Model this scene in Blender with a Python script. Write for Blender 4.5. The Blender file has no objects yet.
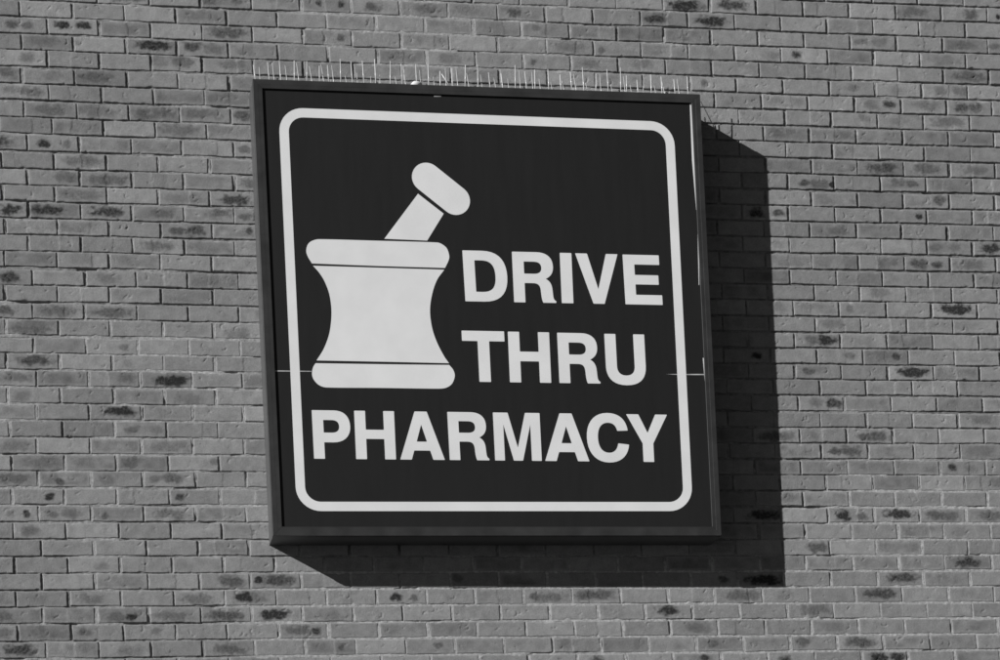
"""Brick wall with a black box sign (measurements in metres)."""
CAM = {'loc': [-0.1645, -10.4948, 1.6501], 'rot': [1.614083, -0.206861, -0.046586], 'lens': 94.851, 'shift': [-0.06865, 0.67523]}
W = 0.2032
H = 0.067735
CX = [-0.005442, -0.017495, -0.005503, 0.003305, 0.00061, 0.00891, 0.012367, -0.00079, 0.010225, 0.015202]
CZ = [-0.00231, -0.001032, 0.003652, 0.00254, -0.000844, 0.000945, 0.000559, -0.003555, -0.002374, 0.001092]
FC = [[0.8914, -0.1825, 5.8405], [2.7284, -0.1912, 5.8383], [2.73, -0.1829, 4.0043], [0.8972, -0.1741, 4.0054]]
PL = [-0.14413, -0.004786, -0.00455]
ROWX = {0: (0.0019, -0.0011, -0.0013, -0.0013), 1: (0.0008, 0.0019, -0.0025, 0.0011), 2: (0.0001, -0.0007, -0.0008, 0.0024), 3: (-0.0046, 0.005, 0.0014, 0.0026), 4: (-0.0047, 0.0027, 0.0073, 0.0004), 5: (-0.0041, 0.0046, 0.0047, 0.0027), 6: (-0.0018, -0.0013, 0.0084, 0.002), 7: (-0.0008, 0.0019, 0.0026, 0.0014), 8: (0.0021, -0.0012, 0.0085, -0.0004), 9: (0.0049, -0.0071, 0.0033, 0.0024), 10: (0.0008, -0.0053, 0.0026, -0.0028), 11: (0.0023, -0.0002, 0.0, 0.0), 12: (-0.0026, -0.0017, -0.0118, -0.0014), 13: (0.007, -0.0007, -0.0045, 0.0013), 14: (-0.0072, 0.002, -0.0054, -0.0034), 15: (-0.0009, 0.0067, -0.0044, -0.0053), 16: (0.0044, -0.0015, -0.0053, -0.0019), 17: (-0.0033, 0.0026, 0.0048, 0.0005), 18: (0.0012, -0.0012, -0.0064, 0.0001), 19: (-0.0023, 0.0024, 0.0028, -0.0012), 20: (0.0002, -0.0047, -0.0068, -0.0017), 21: (-0.0033, -0.0009, -0.0008, 0.0007), 22: (0.0054, -0.0004, 0.0028, 0.0045), 23: (-0.0026, -0.0009, 0.006, 0.0028), 24: (0.0062, 0.0005, -0.0055, -0.0014), 25: (-0.0012, 0.0002, 0.0057, 0.0007), 26: (0.0002, 0.001, -0.0058, 0.0015), 27: (0.0013, 0.0006, 0.0026, -0.0009), 28: (0.0021, 0.0058, 0.0077, 0.0042), 29: (-0.0004, 0.0012, -0.0001, 0.0021), 30: (-0.0029, 0.0001, 0.0021, -0.0011), 31: (-0.0016, -0.0015, 0.0033, -0.0034), 32: (0.0013, -0.0023, 0.0027, -0.0029), 33: (-0.0008, -0.0037, -0.0036, -0.0005), 34: (0.0018, -0.0004, -0.0019, -0.0022), 35: (-0.0021, -0.0001, -0.0009, 0.0005), 36: (-0.0005, 0.0014, -0.0005, 0.0007), 37: (0.0002, -0.0, 0.0, 0.0), 38: (0.0037, 0.0002, 0.0015, 0.0004)}
ART = {'border': [(0.9901, 5.7311), (2.6122, 5.7214), (2.6159, 4.1072), (0.9959, 4.1061)], 'rim': [(1.1294, 5.2011), (1.3653, 5.2001), (1.6063, 5.1981), (1.6283, 5.1904), (1.6459, 5.1735), (1.6538, 5.143), (1.6488, 5.1225), (1.6343, 5.0947), (1.3609, 5.0975), (1.0983, 5.1025), (1.0835, 5.1284), (1.0774, 5.1515), (1.0835, 5.1768), (1.0991, 5.1923)], 'body': [(1.1019, 5.0934), (1.3656, 5.0905), (1.6309, 5.0875), (1.5995, 5.0451), (1.5777, 4.9887), (1.5657, 4.9224), (1.5707, 4.8513), (1.5883, 4.7906), (1.6153, 4.734), (1.6334, 4.7068), (1.3643, 4.7096), (1.0999, 4.7115), (1.1308, 4.7592), (1.1566, 4.825), (1.168, 4.9059), (1.163, 4.9765), (1.1453, 5.0317), (1.1248, 5.0666)], 'base': [(1.0954, 4.7003), (1.3639, 4.6995), (1.6341, 4.6997), (1.6495, 4.6795), (1.6545, 4.6542), (1.6419, 4.6236), (1.6178, 4.6071), (1.5871, 4.6027), (1.3597, 4.6034), (1.1342, 4.6032), (1.1047, 4.6129), (1.0848, 4.6358), (1.0797, 4.6579), (1.0848, 4.6831)], 'shaft': [(1.5377, 5.3956), (1.6388, 5.3164), (1.5667, 5.205), (1.3931, 5.2086)], 'capsule': [(1.5764, 5.4627), (1.6882, 5.3728)], 'sliver': [[(2.6851, 5.8001), (2.6906, 5.8003), (2.6914, 5.6069), (2.6957, 5.3651), (2.691, 5.3567), (2.683, 5.5649)], [(2.6916, 5.265), (2.6958, 5.2651), (2.6884, 5.0445), (2.6863, 5.0444)], [(2.6884, 4.7413), (2.6934, 4.7414), (2.6977, 4.6377), (2.6924, 4.6335)], [(2.6937, 4.5921), (2.698, 4.5921), (2.698, 4.5507), (2.6938, 4.5507)], [(2.6948, 4.4927), (2.6982, 4.4927), (2.6986, 4.4679), (2.6952, 4.4678)], [(1.6206, 5.7999), (1.6492, 5.8), (1.649, 5.7959), (1.6204, 5.795)]], 'seam': [[(0.9332, 4.6701), (1.0782, 4.6689), (1.0781, 4.6661), (0.933, 4.6649)], [(2.5297, 4.6727), (2.6902, 4.675), (2.69, 4.6704), (2.5801, 4.6696)]]}
WORDS = [('DRIVE', [('D', 1.7099, 1.8877, 4.9601, 5.168, -0.0035), ('R', 1.9113, 2.0853, 4.9596, 5.1669, -0.0003), ('I', 2.1086, 2.1568, 4.9594, 5.1662, 0.0008), ('V', 2.1739, 2.3506, 4.9591, 5.1655, -0.0022), ('E', 2.3721, 2.528, 4.9587, 5.1644, -0.0032)], -0.0022), ('THRU', [('T', 1.6907, 1.8646, 4.6323, 4.84, -0.0009), ('H', 1.8794, 2.0494, 4.6315, 4.8386, 0.0003), ('R', 2.083, 2.2532, 4.6307, 4.837, -0.0007), ('U', 2.2792, 2.4459, 4.6298, 4.8354, -0.0012)], -0.0043), ('PHARMACY', [('P', 1.073, 1.2236, 4.316, 4.5111, -0.0017), ('H', 1.2416, 1.4018, 4.3151, 4.5103, -0.0001), ('A', 1.4189, 1.5994, 4.3141, 4.5094, -0.0001), ('R', 1.6182, 1.7797, 4.3132, 4.5085, -0.0021), ('M', 1.8037, 1.9952, 4.3121, 4.5076, -0.0009), ('A', 2.0101, 2.1932, 4.3111, 4.5067, 0.0008), ('C', 2.1864, 2.3608, 4.3102, 4.5059, -0.0005), ('Y', 2.3545, 2.5258, 4.3094, 4.5051, -0.0005)], -0.0051)]
STAINS = [(1, -1, 0.33, 0.5, 0.12, 0.6), (1, -1, 0.64, 0.49, 0.11, 0.5), (1, 0, 0.28, 0.38, 0.14, 1), (1, 0, 0.71, 0.39, 0.15, 1), (1, 3, 0.51, 0.44, 0.37, 0.6), (2, 2, 0.55, 0.41, 0.39, 0.85), (2, 3, 0.3, 0.36, 0.2, 0.7), (2, 3, 0.72, 0.46, 0.22, 0.45), (2, 0, 0.43, 0.42, 0.36, 0.35), (2, 1, 0.02, 0.42, 0.1, 0.3), (3, 2, 0.66, 0.36, 0.22, 0.5), (3, 2, 0.15, 0.34, 0.2, 0.25), (3, 3, 0.62, 0.42, 0.27, 0.35), (4, -1, 0.73, 0.4, 0.19, 0.5), (4, 1, 0.37, 0.47, 0.36, 0.45), (4, 0, 0.58, 0.49, 0.22, 0.3), (5, -1, 0.66, 0.48, 0.24, 0.5), (5, -1, 0.26, 0.41, 0.14, 0.3), (6, 0, 0.51, 0.52, 0.36, 0.45), (6, 1, 0.39, 0.49, 0.44, 0.35), (6, 2, 0.28, 0.54, 0.2, 0.5), (6, 2, 0.65, 0.46, 0.22, 0.45), (6, 3, 0.39, 0.43, 0.4, 0.4), (6, 4, 0.23, 0.41, 0.17, 0.6), (7, 2, 0.5, 0.45, 0.42, 0.4), (7, 3, 0.27, 0.37, 0.25, 0.25), (8, 0, 0.31, 0.55, 0.13, 0.9), (8, 0, 0.76, 0.53, 0.1, 0.4), (8, 4, 0.22, 0.53, 0.12, 0.5), (9, 0, 0.51, 0.45, 0.36, 0.45), (0, 3, 0.49, 0.44, 0.45, 0.25), (-1, 3, 0.15, 0.59, 0.15, 0.5), (-1, 3, 0.72, 0.51, 0.12, 0.5), (10, 0, 0.76, 0.47, 0.24, 0.45), (10, 1, 0.53, 0.52, 0.39, 0.5), (10, 1, 0.77, 0.61, 0.14, 0.5), (10, 4, 0.27, 0.5, 0.2, 0.5), (11, 0, 0.44, 0.47, 0.44, 0.4), (11, 2, 0.55, 0.51, 0.39, 0.3), (11, 3, 0.51, 0.58, 0.3, 0.75), (12, -1, 0.67, 0.52, 0.19, 0.85), (12, 0, 0.35, 0.49, 0.31, 0.8), (12, 1, 0.53, 0.47, 0.34, 0.8), (12, 2, 0.57, 0.46, 0.27, 0.45), (12, 3, 0.72, 0.36, 0.25, 0.55), (12, 4, 0.24, 0.55, 0.15, 0.5), (13, 2, 0.3, 0.52, 0.15, 0.6), (13, 2, 0.69, 0.54, 0.2, 0.65), (13, 3, 0.76, 0.41, 0.07, 0.7), (14, 2, 0.5, 0.49, 0.32, 0.5), (14, 3, 0.38, 0.5, 0.34, 0.3), (15, 1, 0.26, 0.37, 0.15, 0.3), (16, 1, 0.46, 0.51, 0.24, 0.35), (18, 0, 0.52, 0.51, 0.38, 0.5), (18, 1, 0.5, 0.53, 0.39, 0.55), (19, -1, 0.54, 0.32, 0.38, 0.4), (15, 0, 0.44, 0.43, 0.29, 0.2), (21, -1, 0.52, 0.46, 0.36, 0.7), (20, 1, 0.75, 0.57, 0.1, 0.4), (21, 1, 0.28, 0.5, 0.1, 0.2), (22, -1, 0.61, 0.41, 0.29, 0.45), (22, 1, 0.75, 0.39, 0.17, 0.4), (22, 2, 0.6, 0.58, 0.34, 0.95), (23, -1, 0.24, 0.58, 0.17, 0.3), (23, 2, 0.47, 0.77, 0.24, 0.3), (24, 1, 0.58, 0.41, 0.31, 0.9), (25, 1, 0.34, 0.52, 0.15, 0.45), (25, 1, 0.82, 0.51, 0.15, 0.25), (26, 2, 0.74, 0.39, 0.15, 0.3), (26, -1, 0.59, 0.54, 0.29, 0.35), (27, -1, 0.57, 0.49, 0.38, 0.35), (27, 0, 0.26, 0.47, 0.14, 0.25), (27, 1, 0.26, 0.46, 0.17, 0.5), (28, 0, 0.39, 0.66, 0.1, 0.7), (28, 1, 0.3, 0.5, 0.17, 0.3), (28, 2, 0.23, 0.46, 0.15, 0.45), (28, 2, 0.57, 0.46, 0.19, 0.55), (19, -1, 0.44, 0.73, 0.43, 0.5), (19, 3, 0.46, 0.67, 0.25, 0.35), (27, 2, 0.92, 0.13, 0.12, 0.4), (29, -1, 0.71, 0.52, 0.11, 1), (29, 2, 0.2, 0.53, 0.09, 0.7), (30, -1, 0.78, 0.55, 0.06, 0.8), (30, 0, 0.25, 0.55, 0.12, 0.45), (30, 0, 0.63, 0.51, 0.19, 0.4), (30, 1, 0.25, 0.61, 0.07, 0.6), (30, 2, 0.5, 0.5, 0.37, 0.5), (30, -1, 0.47, 0.51, 0.09, 0.3), (31, -1, 0.34, 0.54, 0.17, 0.45), (33, 0, 0.66, 0.6, 0.14, 0.3), (34, 3, 0.63, 0.52, 0.27, 0.6), (35, 0, 0.42, 0.52, 0.24, 0.4), (35, 2, 0.45, 0.55, 0.29, 0.5), (35, 3, 0.36, 0.49, 0.2, 0.9), (36, -1, 0.28, 0.54, 0.17, 0.5), (36, 1, 0.37, 0.58, 0.24, 0.45), (36, 1, 0.68, 0.59, 0.14, 0.9), (36, 2, 0.45, 0.58, 0.32, 0.45), (36, 3, 0.47, 0.57, 0.34, 0.65), (37, -2, 0.79, 0.5, 0.17, 0.4), (37, -1, 0.37, 0.47, 0.24, 0.3), (37, 0, 0.24, 0.47, 0.14, 0.45), (37, 1, 0.63, 0.46, 0.1, 0.4), (38, -1, 0.51, 0.51, 0.33, 0.75), (38, 0, 0.73, 0.4, 0.17, 0.3), (38, 1, 0.65, 0.62, 0.29, 0.3), (38, 3, 0.51, 0.56, 0.32, 0.55), (1, 15, 0.34, 0.47, 0.1, 0.8), (1, 14, 0.8, 0.52, 0.22, 0.3), (0, 17, 0.21, 0.45, 0.14, 0.4), (0, 17, 0.64, 0.49, 0.17, 0.3), (0, 19, 0.49, 0.5, 0.25, 0.45), (0, 20, 0.15, 0.48, 0.14, 0.4), (1, 18, 0.54, 0.52, 0.33, 0.25), (2, 19, 0.57, 0.51, 0.34, 0.5), (3, 16, 0.5, 0.45, 0.14, 0.3), (3, 17, 0.48, 0.56, 0.17, 0.25), (3, 18, 0.4, 0.48, 0.17, 0.4), (3, 18, 0.84, 0.49, 0.17, 0.4), (4, 17, 0.77, 0.43, 0.15, 0.8), (4, 17, 0.36, 0.49, 0.16, 0.35), (4, 18, 0.56, 0.42, 0.31, 0.4), (4, 19, 0.33, 0.52, 0.17, 0.7), (4, 19, 0.6, 0.49, 0.17, 0.65), (5, 16, 0.72, 0.3, 0.14, 0.3), (5, 17, 0.37, 0.49, 0.11, 0.25), (5, 18, 0.49, 0.42, 0.36, 0.45), (6, 15, 0.28, 0.42, 0.16, 0.4), (6, 15, 0.58, 0.39, 0.14, 0.3), (6, 16, 0.74, 0.45, 0.22, 0.35), (-2, 20, 0.23, 0.63, 0.04, 0.9), (8, 17, 0.53, 0.49, 0.33, 0.65), (8, 18, 0.51, 0.46, 0.28, 0.5), (8, 19, 0.54, 0.47, 0.28, 0.35), (9, 15, 0.36, 0.57, 0.14, 0.7), (9, 15, 0.71, 0.59, 0.27, 0.5), (9, 15, 0.97, 0.62, 0.07, 1), (9, 17, 0.37, 0.42, 0.17, 0.5), (9, 17, 0.69, 0.49, 0.14, 0.6), (10, 18, 0.78, 0.44, 0.16, 0.65), (11, 14, 0.31, 0.51, 0.16, 0.8), (11, 14, 0.79, 0.5, 0.15, 0.7), (11, 17, 0.85, 0.51, 0.09, 0.9), (12, 16, 0.55, 0.53, 0.25, 0.4), (12, 16, 0.17, 0.55, 0.16, 0.25), (13, 14, 0.74, 0.5, 0.16, 0.25), (13, 18, 0.18, 0.48, 0.19, 0.4), (13, 18, 0.62, 0.54, 0.17, 0.35), (13, 19, 0.36, 0.49, 0.25, 0.8), (14, 16, 0.79, 0.46, 0.16, 0.2), (14, 17, 0.55, 0.47, 0.16, 0.3), (14, 17, 0.77, 0.46, 0.08, 0.3), (14, 18, 0.31, 0.54, 0.19, 0.6), (14, 18, 0.72, 0.59, 0.12, 0.7), (14, 19, 0.49, 0.52, 0.36, 0.4), (16, 17, 0.41, 0.44, 0.22, 0.35), (17, 18, 0.53, 0.4, 0.36, 1), (17, 14, 0.7, 0.47, 0.16, 0.25), (17, 16, 0.22, 0.48, 0.08, 0.4), (18, 16, 0.4, 0.44, 0.22, 0.3), (18, 19, 0.23, 0.4, 0.33, 0.2), (19, 15, 0.72, 0.47, 0.22, 0.95), (19, 15, 0.37, 0.46, 0.16, 0.5), (19, 16, 0.43, 0.52, 0.27, 0.2), (20, 14, 0.73, 0.53, 0.11, 0.9), (20, 16, 0.72, 0.45, 0.11, 0.4), (20, 17, 0.4, 0.42, 0.16, 0.3), (20, 17, 0.74, 0.44, 0.1, 0.7), (21, 15, 0.29, 0.46, 0.15, 0.55), (21, 17, 0.56, 0.43, 0.34, 1), (23, 15, 0.79, 0.46, 0.17, 0.75), (23, 15, 0.39, 0.43, 0.16, 0.35), (23, 16, 0.85, 0.43, 0.11, 0.3), (24, 19, 0.51, 0.45, 0.28, 0.4), (25, 14, 0.43, 0.57, 0.32, 0.6), (25, 14, 0.76, 0.56, 0.16, 0.5), (25, 15, 0.29, 0.5, 0.11, 0.3), (25, 16, 0.59, 0.56, 0.35, 0.6), (26, 16, 0.29, 0.48, 0.15, 0.65), (26, 16, 0.64, 0.48, 0.22, 0.6), (26, 19, 0.46, 0.48, 0.33, 0.25), (27, 18, 0.26, 0.48, 0.1, 0.8), (27, 18, 0.67, 0.5, 0.14, 0.25), (27, 16, 0.33, 0.42, 0.11, 0.3), (28, 19, 0.72, 0.42, 0.17, 0.3), (29, 14, 0.73, 0.43, 0.16, 0.35), (30, 14, 0.67, 0.5, 0.37, 0.8), (30, 16, 0.33, 0.54, 0.16, 0.95), (30, 16, 0.74, 0.62, 0.14, 0.5), (30, 17, 0.53, 0.41, 0.34, 0.85), (30, 18, 0.36, 0.49, 0.22, 0.6), (30, 18, 0.66, 0.56, 0.22, 0.5), (30, 19, 0.53, 0.52, 0.28, 0.5), (31, 18, 0.33, 0.51, 0.17, 0.25), (32, 15, 0.75, 0.53, 0.24, 0.6), (33, 18, 0.47, 0.49, 0.3, 0.75), (34, 17, 0.53, 0.42, 0.34, 0.7), (34, 14, 0.58, 0.55, 0.43, 0.9), (35, 13, 0.81, 0.48, 0.16, 0.4), (35, 14, 0.48, 0.49, 0.21, 0.2), (35, 16, 0.49, 0.43, 0.35, 0.7), (36, 15, 0.59, 0.43, 0.35, 0.4), (38, 15, 0.27, 0.45, 0.16, 0.5), (38, 16, 0.52, 0.48, 0.35, 0.65), (39, 16, 0.34, 0.39, 0.19, 0.95), (39, 16, 0.8, 0.4, 0.16, 0.85), (-1, 5, 0.35, 0.4, 0.07, 0.7), (-1, 5, 0.82, 0.43, 0.07, 0.8), (1, 5, 0.8, 0.45, 0.09, 0.6), (2, 7, 0.35, 0.43, 0.18, 0.3), (2, 8, 0.49, 0.48, 0.31, 0.35), (2, 10, 0.2, 0.48, 0.09, 0.5), (0, 10, 0.29, 0.32, 0.09, 0.4), (-2, 13, 0.49, 0.6, 0.39, 0.9), (-2, 14, 0.47, 0.43, 0.36, 0.75), (-1, 13, 0.51, 0.52, 0.32, 0.85), (1, 10, 0.5, 0.49, 0.35, 0.3), (2, 10, 0.2, 0.48, 0.06, 0.6), (2, 11, 0.39, 0.48, 0.25, 0.4), (2, 12, 0.5, 0.36, 0.25, 0.3), (1, 11, 0.16, 0.66, 0.08, 0.5), (3, 13, 0.29, 0.41, 0.06, 0.5), (34, 4, 0.15, 0.47, 0.08, 1), (34, 4, 0.57, 0.48, 0.31, 0.7), (35, 3, 0.58, 0.53, 0.27, 0.4), (36, 4, 0.47, 0.52, 0.33, 0.9), (37, 4, 0.37, 0.48, 0.27, 0.5), (37, 4, 0.75, 0.52, 0.12, 0.8), (35, 6, 0.38, 0.53, 0.11, 0.95), (35, 6, 0.75, 0.58, 0.07, 0.5), (35, 9, 0.2, 0.52, 0.12, 0.6), (36, 5, 0.6, 0.69, 0.18, 0.35), (38, 5, 0.71, 0.52, 0.07, 0.6), (38, 5, 0.27, 0.48, 0.12, 0.25), (38, 7, 0.67, 0.45, 0.11, 0.55), (37, 6, 0.77, 0.35, 0.24, 0.2), (34, 8, 0.12, 0.37, 0.12, 0.4), (35, 9, 0.5, 0.58, 0.4, 0.45), (35, 10, 0.48, 0.46, 0.41, 0.6), (35, 13, 0.57, 0.48, 0.38, 0.5), (36, 12, 0.5, 0.39, 0.24, 0.85), (37, 12, 0.54, 0.47, 0.28, 0.4), (38, 13, 0.36, 0.49, 0.13, 0.5), (38, 10, 0.28, 0.42, 0.19, 0.25), (39, 12, 0.67, 0.32, 0.13, 0.8), (34, 13, 0.72, 0.51, 0.13, 0.6)]
SPIKES = [(0.911, 5.941), (0.966, 5.959), (1.014, 5.97), (1.064, 5.965), (1.113, 5.954), (1.163, 5.942), (1.204, 5.95), (1.251, 5.958), (1.299, 5.967), (1.352, 5.967), (1.4, 5.964), (1.451, 5.955), (1.5, 5.964), (1.56, 5.964), (1.612, 5.971), (1.66, 5.947), (1.712, 5.957), (1.758, 5.961), (1.81, 5.958), (1.864, 5.942), (1.915, 5.936), (1.965, 5.958), (2.013, 5.939), (2.053, 5.959), (2.104, 5.963), (2.159, 5.934), (2.207, 5.94), (2.254, 5.96), (2.304, 5.941), (2.355, 5.953), (2.407, 5.961), (2.435, 5.938), (2.485, 5.934), (2.538, 5.938), (2.589, 5.933), (2.64, 5.931), (2.693, 5.933)]
SUN = [1.746888, -0.966969]
GZ = 6.2
SUN_E = 5.0; SKY_E = .05; EXPO = .0

import bpy, math, random
import numpy as np
from mathutils import Matrix, Vector
from mathutils.geometry import tessellate_polygon

random.seed(4)
rng = np.random.default_rng(11)
scene = bpy.context.scene
col = scene.collection

# ------------------------------------------------------------------ helpers
def tag(o, label=None, cat=None, group=None, kind=None):
    if label: o['label'] = label
    if cat: o['category'] = cat
    if group: o['group'] = group
    if kind: o['kind'] = kind
    return o

def mesh_obj(name, verts, faces, mat, parent=None, smooth=False, mats=None, mat_idx=None):
    me = bpy.data.meshes.new(name)
    me.from_pydata([tuple(v) for v in verts], [], [tuple(f) for f in faces])
    for m in (mats or [mat]): me.materials.append(m)
    if mat_idx is not None: me.polygons.foreach_set('material_index', mat_idx)
    if smooth: me.polygons.foreach_set('use_smooth', [True] * len(me.polygons))
    me.update()
    o = bpy.data.objects.new(name, me); col.objects.link(o)
    if parent: o.parent = parent
    return o

def value_noise(x, y, seed=0):
    xi = np.floor(x).astype(np.int64); yi = np.floor(y).astype(np.int64)
    fx = x - xi; fy = y - yi
    fx = fx * fx * (3 - 2 * fx); fy = fy * fy * (3 - 2 * fy)
    def hsh(a, b):
        n = (a * 374761393 + b * 668265263 + seed * 974711) & 0xffffffff
        n = ((n ^ (n >> 13)) * 1274126177) & 0xffffffff
        n = n ^ (n >> 16)
        return (n & 0xffff) / 32768.0 - 1.0
    a = hsh(xi, yi); b = hsh(xi + 1, yi); c = hsh(xi, yi + 1); d = hsh(xi + 1, yi + 1)
    return (a * (1 - fx) + b * fx) * (1 - fy) + (c * (1 - fx) + d * fx) * fy

def sstep(t):
    t = np.clip(t, 0, 1); return t * t * (3 - 2 * t)

# ------------------------------------------------------------------ materials
def new_mat(name):
    m = bpy.data.materials.new(name); m.use_nodes = True
    nt = m.node_tree; b = nt.nodes['Principled BSDF']
    return m, nt, b

def g3(v): return (v, v, v, 1)

def simple_mat(name, base, rough, var=0.0, scale=30, bump=0.0, bscale=200, spec=0.5, stretch=None):
    m, nt, b = new_mat(name)
    b.inputs['Roughness'].default_value = rough
    b.inputs['Specular IOR Level'].default_value = spec
    tc = nt.nodes.new('ShaderNodeTexCoord')
    mp = nt.nodes.new('ShaderNodeMapping'); nt.links.new(tc.outputs['Object'], mp.inputs['Vector'])
    if stretch: mp.inputs['Scale'].default_value = stretch
    n = nt.nodes.new('ShaderNodeTexNoise'); n.inputs['Scale'].default_value = scale; n.inputs['Detail'].default_value = 6
    nt.links.new(mp.outputs[0], n.inputs['Vector'])
    r = nt.nodes.new('ShaderNodeMapRange'); r.inputs['From Min'].default_value = .3; r.inputs['From Max'].default_value = .7
    r.inputs['To Min'].default_value = base * (1 - var); r.inputs['To Max'].default_value = base * (1 + var)
    nt.links.new(n.outputs['Fac'], r.inputs['Value'])
    cb = nt.nodes.new('ShaderNodeCombineColor')
    for k in range(3): nt.links.new(r.outputs[0], cb.inputs[k])
    nt.links.new(cb.outputs[0], b.inputs['Base Color'])
    if bump:
        n2 = nt.nodes.new('ShaderNodeTexNoise'); n2.inputs['Scale'].default_value = bscale; n2.inputs['Detail'].default_value = 4
        nt.links.new(tc.outputs['Object'], n2.inputs['Vector'])
        bp = nt.nodes.new('ShaderNodeBump'); bp.inputs['Strength'].default_value = 1; bp.inputs['Distance'].default_value = bump
        nt.links.new(n2.outputs['Fac'], bp.inputs['Height']); nt.links.new(bp.outputs[0], b.inputs['Normal'])
    return m

def brick_material():
    m, nt, b = new_mat('brick_clay')
    b.inputs['Roughness'].default_value = .92
    b.inputs['Specular IOR Level'].default_value = .25
    tc = nt.nodes.new('ShaderNodeTexCoord')
    def noise(scale, detail, rough=.5):
        n = nt.nodes.new('ShaderNodeTexNoise'); n.inputs['Scale'].default_value = scale
        n.inputs['Detail'].default_value = detail; n.inputs['Roughness'].default_value = rough
        nt.links.new(tc.outputs['Object'], n.inputs['Vector']); return n
    def math_(op, a, c, d=None):
        n = nt.nodes.new('ShaderNodeMath'); n.operation = op
        for k, v in enumerate((a, c, d)):
            if v is None: continue
            if isinstance(v, (int, float)): n.inputs[k].default_value = v
            else: nt.links.new(v, n.inputs[k])
        return n.outputs[0]
    tone = nt.nodes.new('ShaderNodeAttribute'); tone.attribute_name = 'tone'
    st = nt.nodes.new('ShaderNodeAttribute'); st.attribute_name = 'stain'
    n1 = noise(22, 5, .6); n2 = noise(160, 6, .7)
    f1 = math_('MULTIPLY_ADD', n1.outputs['Fac'], .6, .70)
    f2 = math_('MULTIPLY_ADD', n2.outputs['Fac'], .9, .55)
    base = math_('MULTIPLY', math_('MULTIPLY', tone.outputs['Fac'], f1), f2)
    # burnt patches keep their own outline, broken up by grain
    n3 = noise(95, 5, .65)
    s = math_('ADD', st.outputs['Fac'], math_('MULTIPLY', math_('SUBTRACT', n3.outputs['Fac'], .5), math_('MULTIPLY', st.outputs['Fac'], 1.5)))
    s.node.use_clamp = True
    dark = math_('SUBTRACT', 1.0, math_('MULTIPLY', s, .90))
    v = math_('MULTIPLY', base, dark)
    cb = nt.nodes.new('ShaderNodeCombineColor')
    for k in range(3): nt.links.new(v, cb.inputs[k])
    nt.links.new(cb.outputs[0], b.inputs['Base Color'])
    bp = nt.nodes.new('ShaderNodeBump'); bp.inputs['Distance'].default_value = .0016
    nt.links.new(noise(230, 5, .6).outputs['Fac'], bp.inputs['Height'])
    nt.links.new(bp.outputs[0], b.inputs['Normal'])
    return m

BRICK_ALB = .262
M_brick = brick_material()
M_mortar = simple_mat('mortar', 1, .95, var=.35, scale=70, bump=.002, bscale=260, spec=.2)
_nt = M_mortar.node_tree; _cb = next(n for n in _nt.nodes if n.type == 'COMBINE_COLOR')
_at = _nt.nodes.new('ShaderNodeAttribute'); _at.attribute_name = 'tone'
_mx = _nt.nodes.new('ShaderNodeVectorMath'); _mx.operation = 'MULTIPLY'
_nt.links.new(_cb.outputs[0], _mx.inputs[0]); _nt.links.new(_at.outputs['Color'], _mx.inputs[1])
_nt.links.new(_mx.outputs[0], next(n for n in _nt.nodes if n.type == 'BSDF_PRINCIPLED').inputs['Base Color'])
M_cab = simple_mat('dark_painted_metal_cabinet', .08, .5, var=.12, scale=8, bump=.0001, bscale=60)
M_frame = simple_mat('dark_painted_metal_frame', .034, .45, var=.25, scale=14, bump=.0001, bscale=120, stretch=(1, 1, 1))
M_black = simple_mat('black_vinyl_film', .0152, .5, var=.09, scale=5, bump=.0006, bscale=5, spec=.35, stretch=(6, 1, .7))
M_white = simple_mat('white_acrylic', .79, .5, var=.04, scale=9, bump=.00003, bscale=20, spec=.35)
M_spike = simple_mat('clear_polycarbonate', .66, .25, var=.1, scale=30, spec=.8)
M_strip = simple_mat('grey_polycarbonate', .12, .4, var=.3, scale=30, spec=.5)
M_scrap = simple_mat('pale_scrap', .7, .7, var=.1, scale=60)
M_coping = simple_mat('concrete_coping', .33, .9, var=.15, scale=9, bump=.001, bscale=80)
M_ground = simple_mat('asphalt', .04, .95, var=.3, scale=40, bump=.002, bscale=150)

# ------------------------------------------------------------------ brick wall
def basis_dot(c, u, v):
    s = np.clip((u - 10) / 10, -1.2, 1.2); t = np.clip((v - 19.5) / 20, -1.15, 1.15)
    B = [1, s, t, s * s, s * t, t * t, s * t * t, s * s * t, t ** 3, s ** 3]
    return sum(k * b for k, b in zip(c, B))

def wall_xz(u, v, row=None): # brick lattice (brick lengths, courses) -> metres on the wall
    x = u * W + basis_dot(CX, u, v); z = -v * H + basis_dot(CZ, u, v) + GZ
    z = z + .0012 * value_noise(u * .45 + 3, v * 1.0 + .37, 31)        # courses are not ruled
    if row is not None:
        xl, zl, xr, zr = ROWX.get(row, (0, 0, 0, 0)); t = np.clip(u / 19.5, 0, 1)
        if row not in ROWX: xl = xr = .003 * float(value_noise(np.array([row * .7]), np.array([.5]), 33)[0])
        x = x + xl * (1 - t) + xr * t; z = z + .6 * (zl * (1 - t) + zr * t)
    return x, z

def flushness(u, v):         # how full the joints are: 0 raked deep, 1 nearly flush
    a = sstep((v - 32.2) / 2.2) * sstep((u - 3.0) / 2.5)
    b = sstep((v - 25) / 5) * sstep((u - 14.5) / 2.5)
    c = .36 * sstep((v - 18) / 2) * sstep((31.5 - v) / 2) * sstep((7 - u) / 2)
    d = .6 * sstep((u - 5) / 1.5) * sstep((12.5 - u) / 2) * sstep((4.5 - v) / 2)
    z = np.maximum(np.maximum(a, b), np.maximum(c, d))
    n = value_noise(u * .9, v * .33, 5) * .30 + value_noise(u * 2.3, v * .9, 6) * .34
    z = z * .95 + .15 + .10 * sstep((7 - u) / 3) - .30 * sstep((u - 13) / 2) * sstep((20 - v) / 4)
    return np.clip(z + 1.1 * n, 0, 1)

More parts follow.
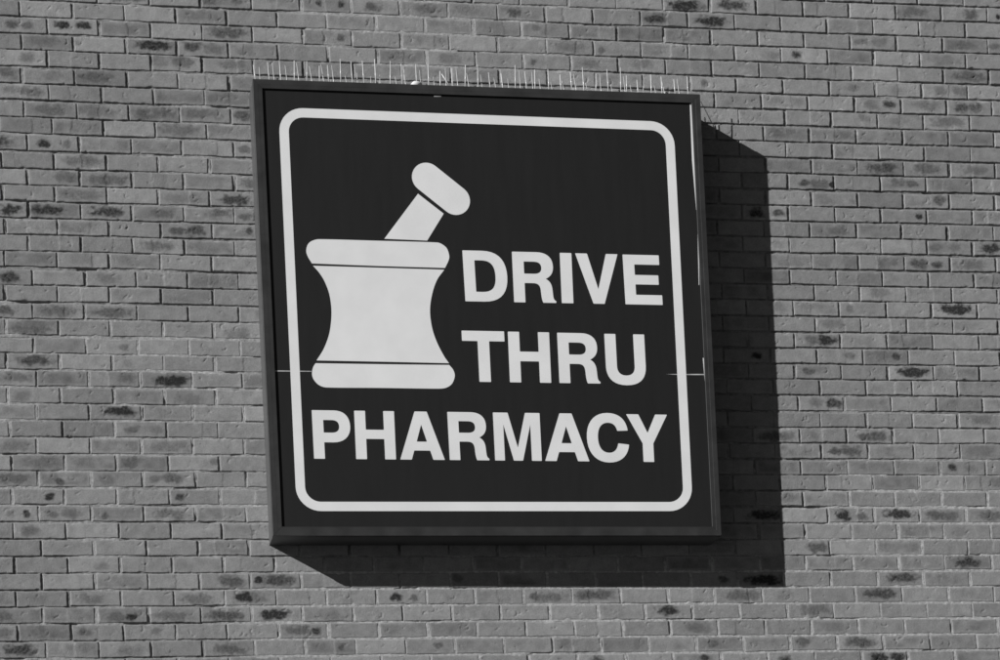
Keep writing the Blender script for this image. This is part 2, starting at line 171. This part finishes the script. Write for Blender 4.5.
VW = []; FC_ = []; TONE = []; STAIN = []
stain_at = {}
for r, k, fu, fv, hu, dk in STAINS:
    fv = min(max(fv, .36), .64)
    stain_at.setdefault((r, k), []).append((fu, fv, hu, dk))

U0, U1, V0, V1 = -2, 22, -3, 43     # courses seen by the camera and a little round them
UF0, UF1 = -40, 52; VF0, VF1 = -34, math.floor(GZ / H)
vcount = 0
def brick_grid(w, h, fine):
    if fine:
        def ax(L, n):
            e = [0, .0010, .0024, .0042]
            mid = np.linspace(.007, L - .007, n)
            return np.concatenate([e, mid, L - np.array(e[::-1])])
        return ax(w, 54), ax(h, 15)
    return np.array([0, .003, w * .5, w - .003, w]), np.array([0, .003, h - .003, h])

faces_cache = {}
def grid_faces(nx, nz):
    if (nx, nz) in faces_cache: return faces_cache[(nx, nz)]
    ii, jj = np.meshgrid(np.arange(nx - 1), np.arange(nz - 1), indexing='ij')
    a = ii * nz + jj
    f = np.stack([a, a + nz, a + nz + 1, a + 1], -1).reshape(-1, 4)
    per = [i * nz for i in range(nx)] + [(nx - 1) * nz + j for j in range(1, nz)] + \
          [i * nz + nz - 1 for i in range(nx - 2, -1, -1)] + [j for j in range(nz - 2, 0, -1)]
    per = np.array(per); N = nx * nz; K = len(per)
    b = np.arange(K)
    f2 = np.stack([per, N + b, N + (b + 1) % K, per[(b + 1) % K]], -1)
    out = (np.concatenate([f, f2]), per)
    faces_cache[(nx, nz)] = out
    return out

for row in range(VF0, VF1):
    off = 0 if row % 2 == 0 else .5
    for k in range(UF0, UF1):
        fine = (U0 <= k < U1) and (V0 <= row < V1)
        u0 = k + off; u1 = u0 + 1
        # the four lattice corners of the brick
        cu = np.array([u0, u1, u1, u0]); cv = np.array([row + 1, row + 1, row, row], float)
        X, Z = wall_xz(cu, cv, row)
        j = np.clip(rng.normal(0, .0018, 8), -.0034, .0034); jr = rng.normal(0, .0006)
        gx = .0040; gz = .0035
        X = X + np.array([gx, -gx, -gx, gx]) + np.array([j[0], j[1], j[1], j[0]])
        Z = Z + np.array([gz, gz, -gz, -gz]) + np.array([j[2] * .5 + jr, j[2] * .5 - jr, j[3] * .5 - jr, j[3] * .5 + jr])
        w = X[1] - X[0]; h = Z[3] - Z[0]
        ax_, az_ = brick_grid(w, h, fine)
        nx, nz = len(ax_), len(az_)
        A, B = np.meshgrid(ax_, az_, indexing='ij')
        a = A / w; b = B / h
        PX = (X[0] * (1 - a) + X[1] * a) * (1 - b) + (X[3] * (1 - a) + X[2] * a) * b
        PZ = (Z[0] * (1 - a) + Z[1] * a) * (1 - b) + (Z[3] * (1 - a) + Z[2] * a) * b
        tilt = rng.normal(0, .0004, 3)
        Y = tilt[0] + tilt[1] * (a - .5) * 2 + tilt[2] * (b - .5) * 1.6
        tone = BRICK_ALB * (1 + float(np.clip(rng.normal(0, .085), -.22, .17)))
        T = np.full(A.shape, tone); S = np.zeros(A.shape)
        if fine:
            # arrises: rounded and a bit ragged
            ed = np.minimum(np.minimum(A, w - A), np.minimum(B, h - B))
            rr = .0030 + .0008 * value_noise(PX * 60, PZ * 60, 3)
            q = np.clip(1 - ed / rr, 0, 1)
            Y = Y + .0022 * q * q
            nb = value_noise(PX * 150, PZ * 150, 9)
            sidex = np.where(A < w / 2, 1, -1) * np.clip(1 - np.minimum(A, w - A) / .008, 0, 1)
            sidez = np.where(B < h / 2, 1, -1) * np.clip(1 - np.minimum(B, h - B) / .008, 0, 1)
            PX = PX + sidex * (nb * .0012 + .0013 * value_noise(PX * 35, PZ * 45, 18)); PZ = PZ + sidez * (value_noise(PX * 90, PZ * 40, 10) * .0012 + .0015 * value_noise(PX * 28, PZ * 28, 19))
            Y = Y + .00042 * value_noise(PX * 38, PZ * 38, 1) + .00026 * value_noise(PX * 120, PZ * 120, 2) + .0003 * value_noise(PX * 14, PZ * 20, 4)
            inner = np.clip(ed / .004, 0, 1)
            # pressed creases: crescents, short cuts, half-brick folds
            if rng.random() < .42:
                for _ in range(1 + (rng.random() < .3)):
                    cx_, cz_ = rng.uniform(.1, .9) * w, rng.uniform(.35, .75) * h
                    R = rng.uniform(.006, .013); th0 = rng.uniform(-1.4, .2) if rng.random() < .7 else rng.uniform(-3, 3)
                    th = np.arctan2(B - cz_, A - cx_); dr = np.hypot(A - cx_, B - cz_) - R
                    dth = np.abs((th - th0 + math.pi) % (2 * math.pi) - math.pi)
                    Y = Y + rng.uniform(.0014, .0034) * np.exp(-(dr / .0020) ** 2) * sstep((1.5 - dth) / .5) * inner
                    Y = Y - rng.uniform(.0001, .0004) * sstep(-dr / .006) * inner
            if rng.random() < .28:
                cx_, cz_ = rng.uniform(.1, .9) * w, rng.uniform(.3, .85) * h
                an = rng.uniform(.2, .9); L = rng.uniform(.006, .014)
                s_ = (A - cx_) * math.cos(an) + (B - cz_) * math.sin(an); d_ = -(A - cx_) * math.sin(an) + (B - cz_) * math.cos(an)
                Y = Y + rng.uniform(.0015, .0035) * np.exp(-(d_ / .0020) ** 2) * sstep((L - np.abs(s_)) / .005) * inner
            if rng.random() < .30:
                x0 = rng.uniform(.3, .7) * w + .004 * value_noise(B * 60 + row, B * 0 + k, 8)
                stp = rng.choice([-1, 1]) * rng.uniform(.0008, .0020)
                Y = Y + stp * sstep((A - x0) / .004 + .5) * inner * np.clip((w - A) / (w - x0 + .001), 0, 1)
                T = T * (1 + rng.uniform(-.09, .09) * sstep((A - x0) / .004 + .5))
            for _ in range(rng.integers(0, 3)):      # chipped arrises
                cx_ = rng.uniform(.05, .95) * w; cz_ = rng.choice([0, h])
                cr_ = rng.uniform(.003, .010)
                Y = Y + rng.uniform(.002, .006) * np.exp(-(((A - cx_) / cr_) ** 2 + ((B - cz_) / rng.uniform(.002, .005)) ** 2))
            sts = stain_at.get((row, k), [])
            if not sts and (k < -0 or k > 20 or row < 0 or row > 38) and rng.random() < .3:
                sts = [(rng.uniform(.3, .7), .5, rng.uniform(.12, .38), rng.uniform(.25, .8))]
            for fu, fv, hu, dk in sts:
                wob = .26 * value_noise(PX * 55, PZ * 70, 12) + .18 * value_noise(PX * 130, PZ * 150, 13)
                rx = (a - fu) / max(hu * 1.15, .05); rz = (b - (1 - fv)) / (.40 if hu > .15 else .28)
                e = (np.abs(rx) ** 2.6 + np.abs(rz) ** 2.2) ** .45 + wob
                S = np.maximum(S, dk * sstep((1.22 - e) / .80))
            S = np.minimum(S * 1.14, 1)
            for _ in range(rng.integers(0, 4)):     # pin holes and nicks
                cx_, cz_ = rng.uniform(.04, .96) * w, rng.uniform(.15, .85) * h; q_ = rng.uniform(.0015, .0032)
                Y = Y + rng.uniform(.001, .0035) * np.exp(-(((A - cx_) / (q_ * rng.uniform(1, 2.5))) ** 2 + ((B - cz_) / q_) ** 2)) * inner
            if rng.random() < .30:                  # thin smear of pale mortar left near an edge
                side = rng.random() < .5
                cx_ = rng.choice([.004, w - .004]) if side else rng.uniform(.1, .9) * w
                cz_ = rng.uniform(.2, .8) * h if side else rng.choice([.003, h - .003])
                lx_, lz_ = (.005, .016) if side else (rng.uniform(.012, .035), .0045)
                e = ((A - cx_) / lx_) ** 2 + ((B - cz_) / lz_) ** 2 + .7 * value_noise(PX * 170, PZ * 170, 15)
                T = T * (1 + rng.uniform(.15, .42) * sstep((1.1 - e) / .5))
            T = T * (1 + .05 * value_noise(PX * 26, PZ * 40, 16) + .05 * value_noise(PX * 75, PZ * 90, 17))
            lo = rng.random()
            if lo < .38:                # faint overall scorching towards the middle of the face
                S = np.maximum(S, rng.uniform(.08, .24) * sstep((ed - .004) / .012) * (1 + value_noise(PX * 30, PZ * 40, 14)))
        fc, per = grid_faces(nx, nz)
        P3 = np.stack([PX, Y, PZ], -1).reshape(-1, 3)
        # skirt back into the joint
        sk = P3[per].copy(); sk[:, 1] = .014
        VW.append(np.concatenate([P3, sk])); FC_.append(fc + vcount)
        TONE.append(np.concatenate([T.ravel(), T.ravel()[per]])); STAIN.append(np.concatenate([S.ravel(), np.zeros(len(per))]))
        vcount += len(P3) + len(sk)
nbrick_faces = sum(len(f) for f in FC_)

# mortar bed: one sheet, fine where it can be seen
xw0, _ = wall_xz(np.array([UF0 + .5]), np.array([10.])); xw1, _ = wall_xz(np.array([UF1 + 0.]), np.array([10.]))
xw0 = float(xw0[0]); xw1 = float(xw1[0])
_, ztop = wall_xz(np.array([10.]), np.array([VF0 + 0.])); ztop = float(ztop[0])
xs = np.concatenate([np.arange(xw0, -.5, .06), np.arange(-.5, 4.7, .0045), np.arange(4.7, xw1, .06)])
zs = np.concatenate([np.arange(0, 3.2, .06), np.arange(3.2, 6.35, .0045), np.arange(6.35, ztop, .06)])
GX, GZ_ = np.meshgrid(xs, zs, indexing='ij')
fl = flushness(GX / W, (GZ - GZ_) / H)
MY = .0062 - .0056 * fl + .0007 * value_noise(GX * 45, GZ_ * 45, 21) + .0005 * value_noise(GX * 140, GZ_ * 140, 22)
uu = (GX - basis_dot(CX, GX / W, (GZ - GZ_) / H)) / W; vv = -(GZ_ - GZ - basis_dot(CZ, GX / W, (GZ - GZ_) / H)) / H
rw = np.floor(vv); dv = np.minimum(vv - rw, 1 - vv + rw) * H
uo = uu - .5 * (np.mod(rw, 2)); du = np.abs(uo - np.round(uo)) * W
under = (du > .013) & (dv > .012)
hole = sstep((value_noise(GX * 9, GZ_ * 17, 23) - .62) / .12)
MY = np.maximum(MY, .0017 + .0006 * value_noise(GX * 70, GZ_ * 70, 27)) + .006 * hole * (1 - .5 * fl)
MY = np.where(under, .0125, MY)
MP = np.stack([GX, MY, GZ_], -1).reshape(-1, 3)
nx, nz = len(xs), len(zs)
ii, jj = np.meshgrid(np.arange(nx - 1), np.arange(nz - 1), indexing='ij')
aa = ii * nz + jj
mf = np.stack([aa, aa + nz, aa + nz + 1, aa + 1], -1).reshape(-1, 4) + vcount
VW.append(MP); FC_.append(mf); TONE.append((.20 + .20 * fl).ravel()); STAIN.append(np.zeros(len(MP))); vcount += len(MP)
# wall body behind
bx = np.array([(x, y, z) for x in (xw0, xw1) for y in (.0135, .36) for z in (0, ztop)], float)
bf = np.array([[0, 1, 3, 2], [4, 6, 7, 5], [0, 4, 5, 1], [2, 3, 7, 6], [1, 5, 7, 3], [0, 2, 6, 4]]) + vcount
VW.append(bx); FC_.append(bf); TONE.append(np.full(8, BRICK_ALB)); STAIN.append(np.zeros(8))

V = np.concatenate(VW).astype(np.float32); F = np.concatenate(FC_).astype(np.int32)
me = bpy.data.meshes.new('brick_wall')
me.vertices.add(len(V)); me.vertices.foreach_set('co', V.ravel())
me.loops.add(F.size); me.loops.foreach_set('vertex_index', F.ravel())
me.polygons.add(len(F)); me.polygons.foreach_set('loop_start', np.arange(0, F.size, 4, dtype=np.int32))
me.materials.append(M_brick); me.materials.append(M_mortar)
mi = np.zeros(len(F), np.int32); mi[nbrick_faces:] = 1
me.polygons.foreach_set('material_index', mi)
me.polygons.foreach_set('use_smooth', np.ones(len(F), bool))
at = me.attributes.new('tone', 'FLOAT', 'POINT'); at.data.foreach_set('value', np.concatenate(TONE).astype(np.float32))
at = me.attributes.new('stain', 'FLOAT', 'POINT'); at.data.foreach_set('value', np.concatenate(STAIN).astype(np.float32))
me.update(calc_edges=True); me.validate()
wall = bpy.data.objects.new('brick_wall', me); col.objects.link(wall)
tag(wall, 'tall running bond brick wall with dark burnt patches, behind the black pharmacy sign', 'wall')

def box(name, x0, x1, y0, y1, z0, z1, mat, parent=None):
    v = [(x, y, z) for x in (x0, x1) for y in (y0, y1) for z in (z0, z1)]
    f = [(0, 1, 3, 2), (4, 6, 7, 5), (0, 4, 5, 1), (2, 3, 7, 6), (1, 5, 7, 3), (0, 2, 6, 4)]
    return mesh_obj(name, v, f, mat, parent)
box('coping', xw0 - .05, xw1 + .05, -.05, .41, ztop + .002, ztop + .10, M_coping, wall)

# ------------------------------------------------------------------ ground
gv = [(-600, -600, 0), (600, -600, 0), (600, 600, 0), (-600, 600, 0)]
g = mesh_obj('ground', gv, [(0, 1, 2, 3)], M_ground); tag(g, kind='structure')

# ------------------------------------------------------------------ sign
TL, TR, BR, BL = [Vector(c) for c in FC]
cen = (TL + TR + BR + BL) / 4
sign = bpy.data.objects.new('wall_sign', None); col.objects.link(sign)
sign.location = (cen.x, 0, (BL.z + BR.z) / 2)
tag(sign, 'square black box sign with white mortar and pestle reading DRIVE THRU PHARMACY', 'sign')
def spart(name, verts, faces, mat, parent=None, smooth=False):
    """a part whose vertices are given in world metres"""
    o = mesh_obj(name, [Vector(v) - sign.location for v in verts], faces, mat, parent or sign, smooth)
    return o

def inset_quad(q, d):
    """corners (TL,TR,BR,BL) moved inwards by d along both edges"""
    out = []
    for i in range(4):
        p = q[i]; a = (q[(i + 1) % 4] - p).normalized(); b = (q[i - 1] - p).normalized()
        out.append(p + (a + b) * d)
    return out
quad = [TL, TR, BR, BL]
# cabinet: folded sheet-metal box, a hair inside the front frame
cq = inset_quad(quad, .0015)
front = [p + Vector((0, .022, 0)) for p in cq]
backq = [Vector((p.x, .006, p.z)) for p in cq]
spart('cabinet', front + backq, [(0, 1, 2, 3), (7, 6, 5, 4), (0, 4, 5, 1), (1, 5, 6, 2), (2, 6, 7, 3), (3, 7, 4, 0)], M_cab)
# frame: four mitred bars with a small arris and a shallow step along the inner edge
FW = .0375
prof = [(0, .026), (0, .0012), (.0012, 0), (.0205, 0), (.0212, .0003), (FW - .0010, .0003), (FW, .0012), (FW, .026)]
fv = []; ff = []
for e in range(4):
    p0, p1 = quad[e], quad[(e + 1) % 4]
    base = len(fv)
    gap = .00045
    for end, (c, nxt) in enumerate(((p0, p1), (p1, p0))):
        i = e if end == 0 else (e + 1) % 4
        a = (quad[(i + 1) % 4] - quad[i]).normalized(); b = (quad[i - 1] - quad[i]).normalized()
        along = (nxt - c).normalized()
        for d, y in prof:
            fv.append(c + (a + b) * d + along * gap + Vector((0, y, 0)))
    n = len(prof)
    for i in range(n - 1):
        ff.append((base + i, base + n + i, base + n + i + 1, base + i + 1))
    ff.append(tuple(base + i for i in range(n))); ff.append(tuple(base + n + i for i in reversed(range(n))))
    ff.append((base + n - 1, base + 2 * n - 1, base + n, base))
fr = spart('frame', fv, ff, M_frame)
fr.data.materials.append(M_black)          # shade painted in: inner lip blackened so it shows no sunlit edge
fr.data.polygons.foreach_set('material_index', [1 if (i % (n + 2)) in (n - 3, n - 2) else 0 for i in range(len(ff))])

# face panel
def plane_y(x, z): return PL[0] + PL[1] * x + PL[2] * z
iq = inset_quad(quad, .020)
N = 40
pv = []; pf = []
for i in range(N + 1):
    for j in range(N + 1):
        s, t = i / N, j / N
        p = (iq[3] * (1 - s) + iq[2] * s) * (1 - t) + (iq[0] * (1 - s) + iq[1] * s) * t
        pv.append((p.x, plane_y(p.x, p.z), p.z))
for i in range(N):
    for j in range(N):
        a = i * (N + 1) + j; pf.append((a, a + N + 1, a + N + 2, a + 1))
face = spart('face_panel', pv, pf, M_black, smooth=True)

def print_mesh(polys, lift=.0007):
    """flat cut-outs on the face: polys = [(outer, [holes])] of (x,z) metres"""
    vs, fs = [], []
    for outer, holes in polys:
        loops = [outer] + holes
        flat = [p for l in loops for p in l]
        tris = tessellate_polygon([[Vector((x, z, 0)) for x, z in l] for l in loops])
        b = len(vs); n = len(flat)
        vs += [(x, plane_y(x, z) - lift, z) for x, z in flat]
        vs += [(x, plane_y(x, z) + .0004, z) for x, z in flat]
        for t in tris:
            A, B, C_ = (Vector((flat[i][0], 0, flat[i][1])) for i in t)
            nrm = (B - A).cross(C_ - A)
            fs.append(tuple(b + i for i in (t if nrm.y < 0 else reversed(t))))
        k = b
        for l in loops:
            m = len(l)
            for i in range(m):
                fs.append((k + i, k + (i + 1) % m, k + n + (i + 1) % m, k + n + i))
            k += m
    return vs, fs
def print_part(name, polys, mat=None, label=None, lift=.0007):
    vs, fs = print_mesh(polys, lift)
    o = spart(name, vs, fs, mat or M_white, face)
    if label: o['label'] = label
    return o

def round_poly(q, rad, d=0, seg=10):
    out = []
    q = [Vector(p) for p in q]
    qi = []
    for i in range(4):
        a = (q[(i + 1) % 4] - q[i]).normalized(); b = (q[i - 1] - q[i]).normalized()
        qi.append((q[i] + (a + b) * d, a, b))
    r = rad - d
    for c, a, b in qi:
        ce = c + (a + b) * r
        # from the point on the previous edge to the one on the next edge
        s0 = -a; s1 = -b
        for k in range(seg + 1):
            th = k / seg * math.pi / 2
            out.append(tuple(ce + (s0 * math.cos(th) + s1 * math.sin(th)) * r))
    return out
BW = .0375
print_part('border_line', [(round_poly(ART['border'], .098), [round_poly(ART['border'], .098, BW)])])

def smooth_poly(pts, corners, seg=7):
    n = len(pts); out = []
    P_ = [Vector(p) for p in pts]
    for i in range(n):
        p1, p2 = P_[i], P_[(i + 1) % n]
        t1 = (p2 - p1) if i in corners else (p2 - P_[i - 1]) / 2
        j = (i + 1) % n
        t2 = (p2 - p1) if j in corners else (P_[(j + 1) % n] - p1) / 2
        L = (p2 - p1).length
        if t1.length > L: t1 = t1.normalized() * L
        if t2.length > L: t2 = t2.normalized() * L
        for k in range(seg):
            t = k / seg
            out.append(tuple(p1 * (2 * t**3 - 3 * t * t + 1) + t1 * (t**3 - 2 * t * t + t) + p2 * (3 * t * t - 2 * t**3) + t2 * (t**3 - t * t)))
    return out
bowl = [(smooth_poly(ART['rim'], {7, 9}), []), (smooth_poly(ART['body'], {0, 2, 9, 11}), []), (smooth_poly(ART['base'], {0, 2}), [])]
print_part('mortar_emblem', bowl, label='white waisted mortar bowl with rim and foot')
c1, c2 = [Vector(p) for p in ART['capsule']]
ax = (c2 - c1).normalized(); pr = Vector((-ax.y, ax.x)); R = .0605
cap = [tuple(c2 + (ax * math.sin(t) - pr * math.cos(t)) * R) for t in np.linspace(0, math.pi, 19)] + \
      [tuple(c1 - (ax * math.sin(t) - pr * math.cos(t)) * R) for t in np.linspace(0, math.pi, 19)]
print_part('pestle_emblem', [(cap, []), (ART['shaft'], [])], label='white pestle leaning out of the mortar to the right')

# lettering ---------------------------------------------------------------
def path(cmds, seg=9):
    pts = []
    for c in cmds:
        if len(c) == 2: pts.append(c)
        else:
            p0 = pts[-1]; x1, y1, x2, y2, x3, y3 = c
            for k in range(1, seg + 1):
                t = k / seg; m = 1 - t
                pts.append((m**3 * p0[0] + 3 * m * m * t * x1 + 3 * m * t * t * x2 + t**3 * x3,
                            m**3 * p0[1] + 3 * m * m * t * y1 + 3 * m * t * t * y2 + t**3 * y3))
    if abs(pts[0][0] - pts[-1][0]) < 1e-6 and abs(pts[0][1] - pts[-1][1]) < 1e-6: pts.pop()
    return pts
S_ = .232
G = {
 'D': (.885, [(0, 0), (.39, 0), (.72, 0, .885, .17, .885, .5), (.885, .83, .72, 1, .39, 1), (0, 1)],
       [[(S_, .19), (.37, .19), (.57, .19, .645, .29, .645, .5), (.645, .71, .57, .81, .37, .81), (S_, .81)]]),
 'R': (.865, [(0, 0), (S_, 0), (S_, .385), (.40, .385), (.52, .385, .555, .34, .56, .22), (.565, .12, .575, .05, .60, 0), (.865, 0),
              (.865, .035), (.80, .06, .81, .14, .80, .24), (.795, .36, .76, .43, .67, .475), (.79, .53, .83, .61, .83, .72),
              (.83, .90, .71, 1, .50, 1), (0, 1)],
       [[(S_, .57), (.43, .57), (.54, .57, .59, .61, .59, .69), (.59, .77, .54, .81, .43, .81), (S_, .81)]]),
 'I': (.238, [(0, 0), (.238, 0), (.238, 1), (0, 1)], []),
 'V': (.88, [(.325, 0), (.555, 0), (.88, 1), (.635, 1), (.442, .29), (.245, 1), (0, 1)], []),
 'E': (.775, [(0, 0), (.775, 0), (.775, .195), (S_, .195), (S_, .405), (.72, .405), (.72, .595), (S_, .595), (S_, .805), (.755, .805), (.755, 1), (0, 1)], []),
 'T': (.865, [(.315, 0), (.55, 0), (.55, .80), (.865, .80), (.865, 1), (0, 1), (0, .80), (.315, .80)], []),
 'H': (.85, [(0, 0), (S_, 0), (S_, .42), (.618, .42), (.618, 0), (.85, 0), (.85, 1), (.618, 1), (.618, .61), (S_, .61), (S_, 1), (0, 1)], []),
 'U': (.835, [(0, 1), (0, .36), (0, .11, .14, -.025, .4175, -.025), (.695, -.025, .835, .11, .835, .36), (.835, 1), (.603, 1), (.603, .36),
              (.603, .235, .54, .17, .4175, .17), (.295, .17, S_, .235, S_, .36), (S_, 1)], []),
 'P': (.80, [(0, 0), (S_, 0), (S_, .34), (.43, .34), (.66, .34, .80, .47, .80, .67), (.80, .88, .68, 1, .46, 1), (0, 1)],
       [[(S_, .54), (.40, .54), (.51, .54, .565, .58, .565, .67), (.565, .76, .51, .80, .40, .80), (S_, .80)]]),
 'A': (.95, [(0, 0), (.245, 0), (.305, .19), (.645, .19), (.705, 0), (.95, 0), (.605, 1), (.345, 1)],
       [[(.365, .375), (.585, .375), (.475, .73)]]),
 'M': (1.02, [(0, 0), (.215, 0), (.215, .76), (.41, 0), (.61, 0), (.805, .76), (.805, 0), (1.02, 0), (1.02, 1), (.70, 1), (.51, .27), (.32, 1), (0, 1)], []),
 'C': (.93, [(.915, .655), (.885, .90, .72, 1.02, .475, 1.02), (.18, 1.02, 0, .82, 0, .5), (0, .18, .18, -.02, .475, -.02),
             (.73, -.02, .90, .12, .93, .36), (.69, .385), (.665, .25, .59, .185, .48, .185), (.33, .185, .245, .30, .245, .5),
             (.245, .70, .33, .815, .48, .815), (.59, .815, .66, .755, .68, .645)], []),
 'Y': (.905, [(.335, 0), (.57, 0), (.57, .39), (.905, 1), (.64, 1), (.455, .61), (.268, 1), (0, 1), (.335, .39)], []),
}
for word, letters, slope in WORDS:
    polys = []
    for ch, xl, xr, zb, zt, sh in letters:
        gw, outer, holes = G[ch]
        outer = path(outer); holes = [path(hh) for hh in holes]
        def mp(p):
            x, y = p; fx = x / gw
            zc = zb + slope * (fx - .5) * (xr - xl)
            return (xl + (xr - xl) * fx + (y - .5) * sh, zc + (zt - zb) * y)
        def r_out(l):       # blunt the cut corners very slightly
            n = len(l); o = []
            for i in range(n):
                p, a, b = Vector(l[i]), Vector(l[i - 1]), Vector(l[(i + 1) % n])
                u_, v_ = (a - p), (b - p)
                if u_.length > 1e-6 and v_.length > 1e-6 and u_.angle(v_) < 2.3:
                    c_ = min(.0022, u_.length * .3, v_.length * .3)
                    o += [tuple(p + u_.normalized() * c_), tuple(p + (u_.normalized() + v_.normalized()) * c_ * .28), tuple(p + v_.normalized() * c_)]
                else: o.append(tuple(p))
            return o
        polys.append((r_out([mp(p) for p in outer]), [r_out([mp(p) for p in hh]) for hh in holes]))
    print_part('word', polys, label='the word %s in white bold capitals' % word)

# film peeled back along the right edge, and the seam across the panel
for s in ART['sliver']: print_part('peeled_film_edge', [(s, [])], lift=.0005)
M_seam = simple_mat('worn_seam', .42, .6, var=.35, scale=25)
for s in ART['seam']: print_part('panel_seam', [(s, [])], M_seam, lift=.0004)

# ------------------------------------------------------------------ bird spikes
def rod(p0, p1, r0, r1, n=6):
    p0 = Vector(p0); p1 = Vector(p1); d = (p1 - p0).normalized()
    a = d.cross(Vector((0, 1, .01))).normalized(); b = d.cross(a)
    v = []; 
    for p, r in ((p0, r0), (p1, r1)):
        for k in range(n):
            t = 2 * math.pi * k / n; v.append(p + (a * math.cos(t) + b * math.sin(t)) * r)
    f = [(k, (k + 1) % n, n + (k + 1) % n, n + k) for k in range(n)] + [tuple(range(n))[::-1], tuple(range(n, 2 * n))]
    return v, f
def top_z(x): 
    t = (x - TL.x) / (TR.x - TL.x); return TL.z * (1 - t) + TR.z * t - .0015
ys = PL[0] + PL[1] * 1.8 + PL[2] * 5.79 + .056
sv = []; sf = []
for x0, x1 in [(TL.x + .012 + i * .335, TL.x + .012 + i * .335 + .328) for i in range(5)] + [(TL.x + .012 + 5 * .335, TR.x - .04)]:
    b = len(sv)
    for x in (x0, x1):
        z = top_z(x)
        sv += [(x, ys - .022, z), (x, ys - .018, z + .005), (x, ys + .018, z + .005), (x, ys + .022, z)]
    sf += [(b, b + 4, b + 5, b + 1), (b + 1, b + 5, b + 6, b + 2), (b + 2, b + 6, b + 7, b + 3), (b, b + 1, b + 2, b + 3), (b + 7, b + 6, b + 5, b + 4), (b, b + 3, b + 7, b + 4)]
strip = spart('bird_spike_strip', sv, sf, M_strip)
strip['label'] = 'row of thin pale bird spikes on a low strip along the top edge of the sign'
rs = random.Random(8)
for i, (x, zt) in enumerate(SPIKES):
    z0 = top_z(x) + .003
    x = x + rs.uniform(-.004, .004)
    v, f = rod((x + rs.uniform(-.002, .002), ys, z0), (x + rs.uniform(-.006, .006), ys + rs.uniform(-.01, .02), z0 + (zt - z0) * rs.uniform(.82, 1.08)), rs.uniform(.0018, .0026), rs.uniform(.0010, .0018))
    spart('spike', v, f, M_spike, strip, True)
    if i < len(SPIKES) - 1:
        x2 = x + .024 + rs.uniform(-.006, .006)
        v, f = rod((x2, ys + .014, z0), (x2 + rs.uniform(-.008, .008), ys + .055, z0 + rs.uniform(.07, .12)), .0014, .0009)
        spart('spike', v, f, M_spike, strip, True)
# one spike bent over
bxp = SPIKES[15][0] + .012
v, f = rod((bxp + .030, ys - .02, top_z(bxp) + .002), (bxp - .012, ys - .03, top_z(bxp) + .062), .0022, .0016)
spart('spike', v, f, M_spike, strip, True)['label'] = 'spike bent over to the left'
# scrap caught in front of the spikes
sc = SPIKES[13][0] - .006
zc = top_z(sc)
v = []; f = []
rr_ = random.Random(3); nr, ns = 6, 9
for i in range(nr + 1):
    ph = math.pi * i / nr
    for k in range(ns):
        th = 2 * math.pi * k / ns; q = 1 + rr_.uniform(-.3, .3)
        v.append((sc + .022 * q * math.sin(ph) * math.cos(th), ys - .034 + .012 * q * math.sin(ph) * math.sin(th), zc + .0135 + .0125 * math.cos(ph) * (1 + rr_.uniform(-.2, .1))))
for i in range(nr):
    for k in range(ns): f.append((i * ns + k, i * ns + (k + 1) % ns, (i + 1) * ns + (k + 1) % ns, (i + 1) * ns + k))
scrap = mesh_obj('crumpled_scrap', v, f, M_scrap, None, True)
tag(scrap, 'tiny crumpled white scrap lying on top of the sign against the bird spikes', 'litter')

# ------------------------------------------------------------------ light
sd = Vector((SUN[0], 1, SUN[1])).normalized()
sl = bpy.data.lights.new('sun', 'SUN'); sl.energy = SUN_E; sl.angle = math.radians(.5); sl.color = (1, 1, 1)
so = bpy.data.objects.new('sun', sl); col.objects.link(so); so.location = (-20, -10, 20)
so.rotation_euler = sd.to_track_quat('-Z', 'Y').to_euler()
w_ = bpy.data.worlds.new('World'); scene.world = w_; w_.use_nodes = True
nt = w_.node_tree; bg = nt.nodes['Background']
sky = nt.nodes.new('ShaderNodeTexSky'); sky.sky_type = 'NISHITA'; sky.sun_disc = False; sky.dust_density = .1; sky.air_density = .4
sky.sun_elevation = math.asin(-sd.z); sky.sun_rotation = math.atan2(-sd.x, -sd.y)
bw = nt.nodes.new('ShaderNodeSeparateColor'); nt.links.new(sky.outputs[0], bw.inputs[0])   # black-and-white film behind a red filter: the sky's red part only
nt.links.new(bw.outputs[0], bg.inputs['Color'])
bg.inputs['Strength'].default_value = SKY_E

# ------------------------------------------------------------------ camera
cd = bpy.data.cameras.new('camera'); cam = bpy.data.objects.new('camera', cd); col.objects.link(cam)
rx, rz, ry = CAM['rot']
Rm = Matrix.Rotation(rz, 4, 'Z') @ Matrix.Rotation(rx, 4, 'X') @ Matrix.Rotation(ry, 4, 'Z')
# the roll turns about the lens axis
cam.matrix_world = Matrix.Translation(CAM['loc']) @ Rm
cd.sensor_width = 36; cd.sensor_fit = 'HORIZONTAL'; cd.lens = CAM['lens']; cd.shift_x, cd.shift_y = CAM['shift']; cd.clip_end = 2000; cd.clip_start = .1
scene.camera = cam
vs_ = scene.view_settings
vs_.view_transform = 'Standard'; vs_.look = 'None'; vs_.gamma = 1; vs_.use_curve_mapping = False
vs_.exposure = EXPO
scene.cycles.filter_width = 1.55
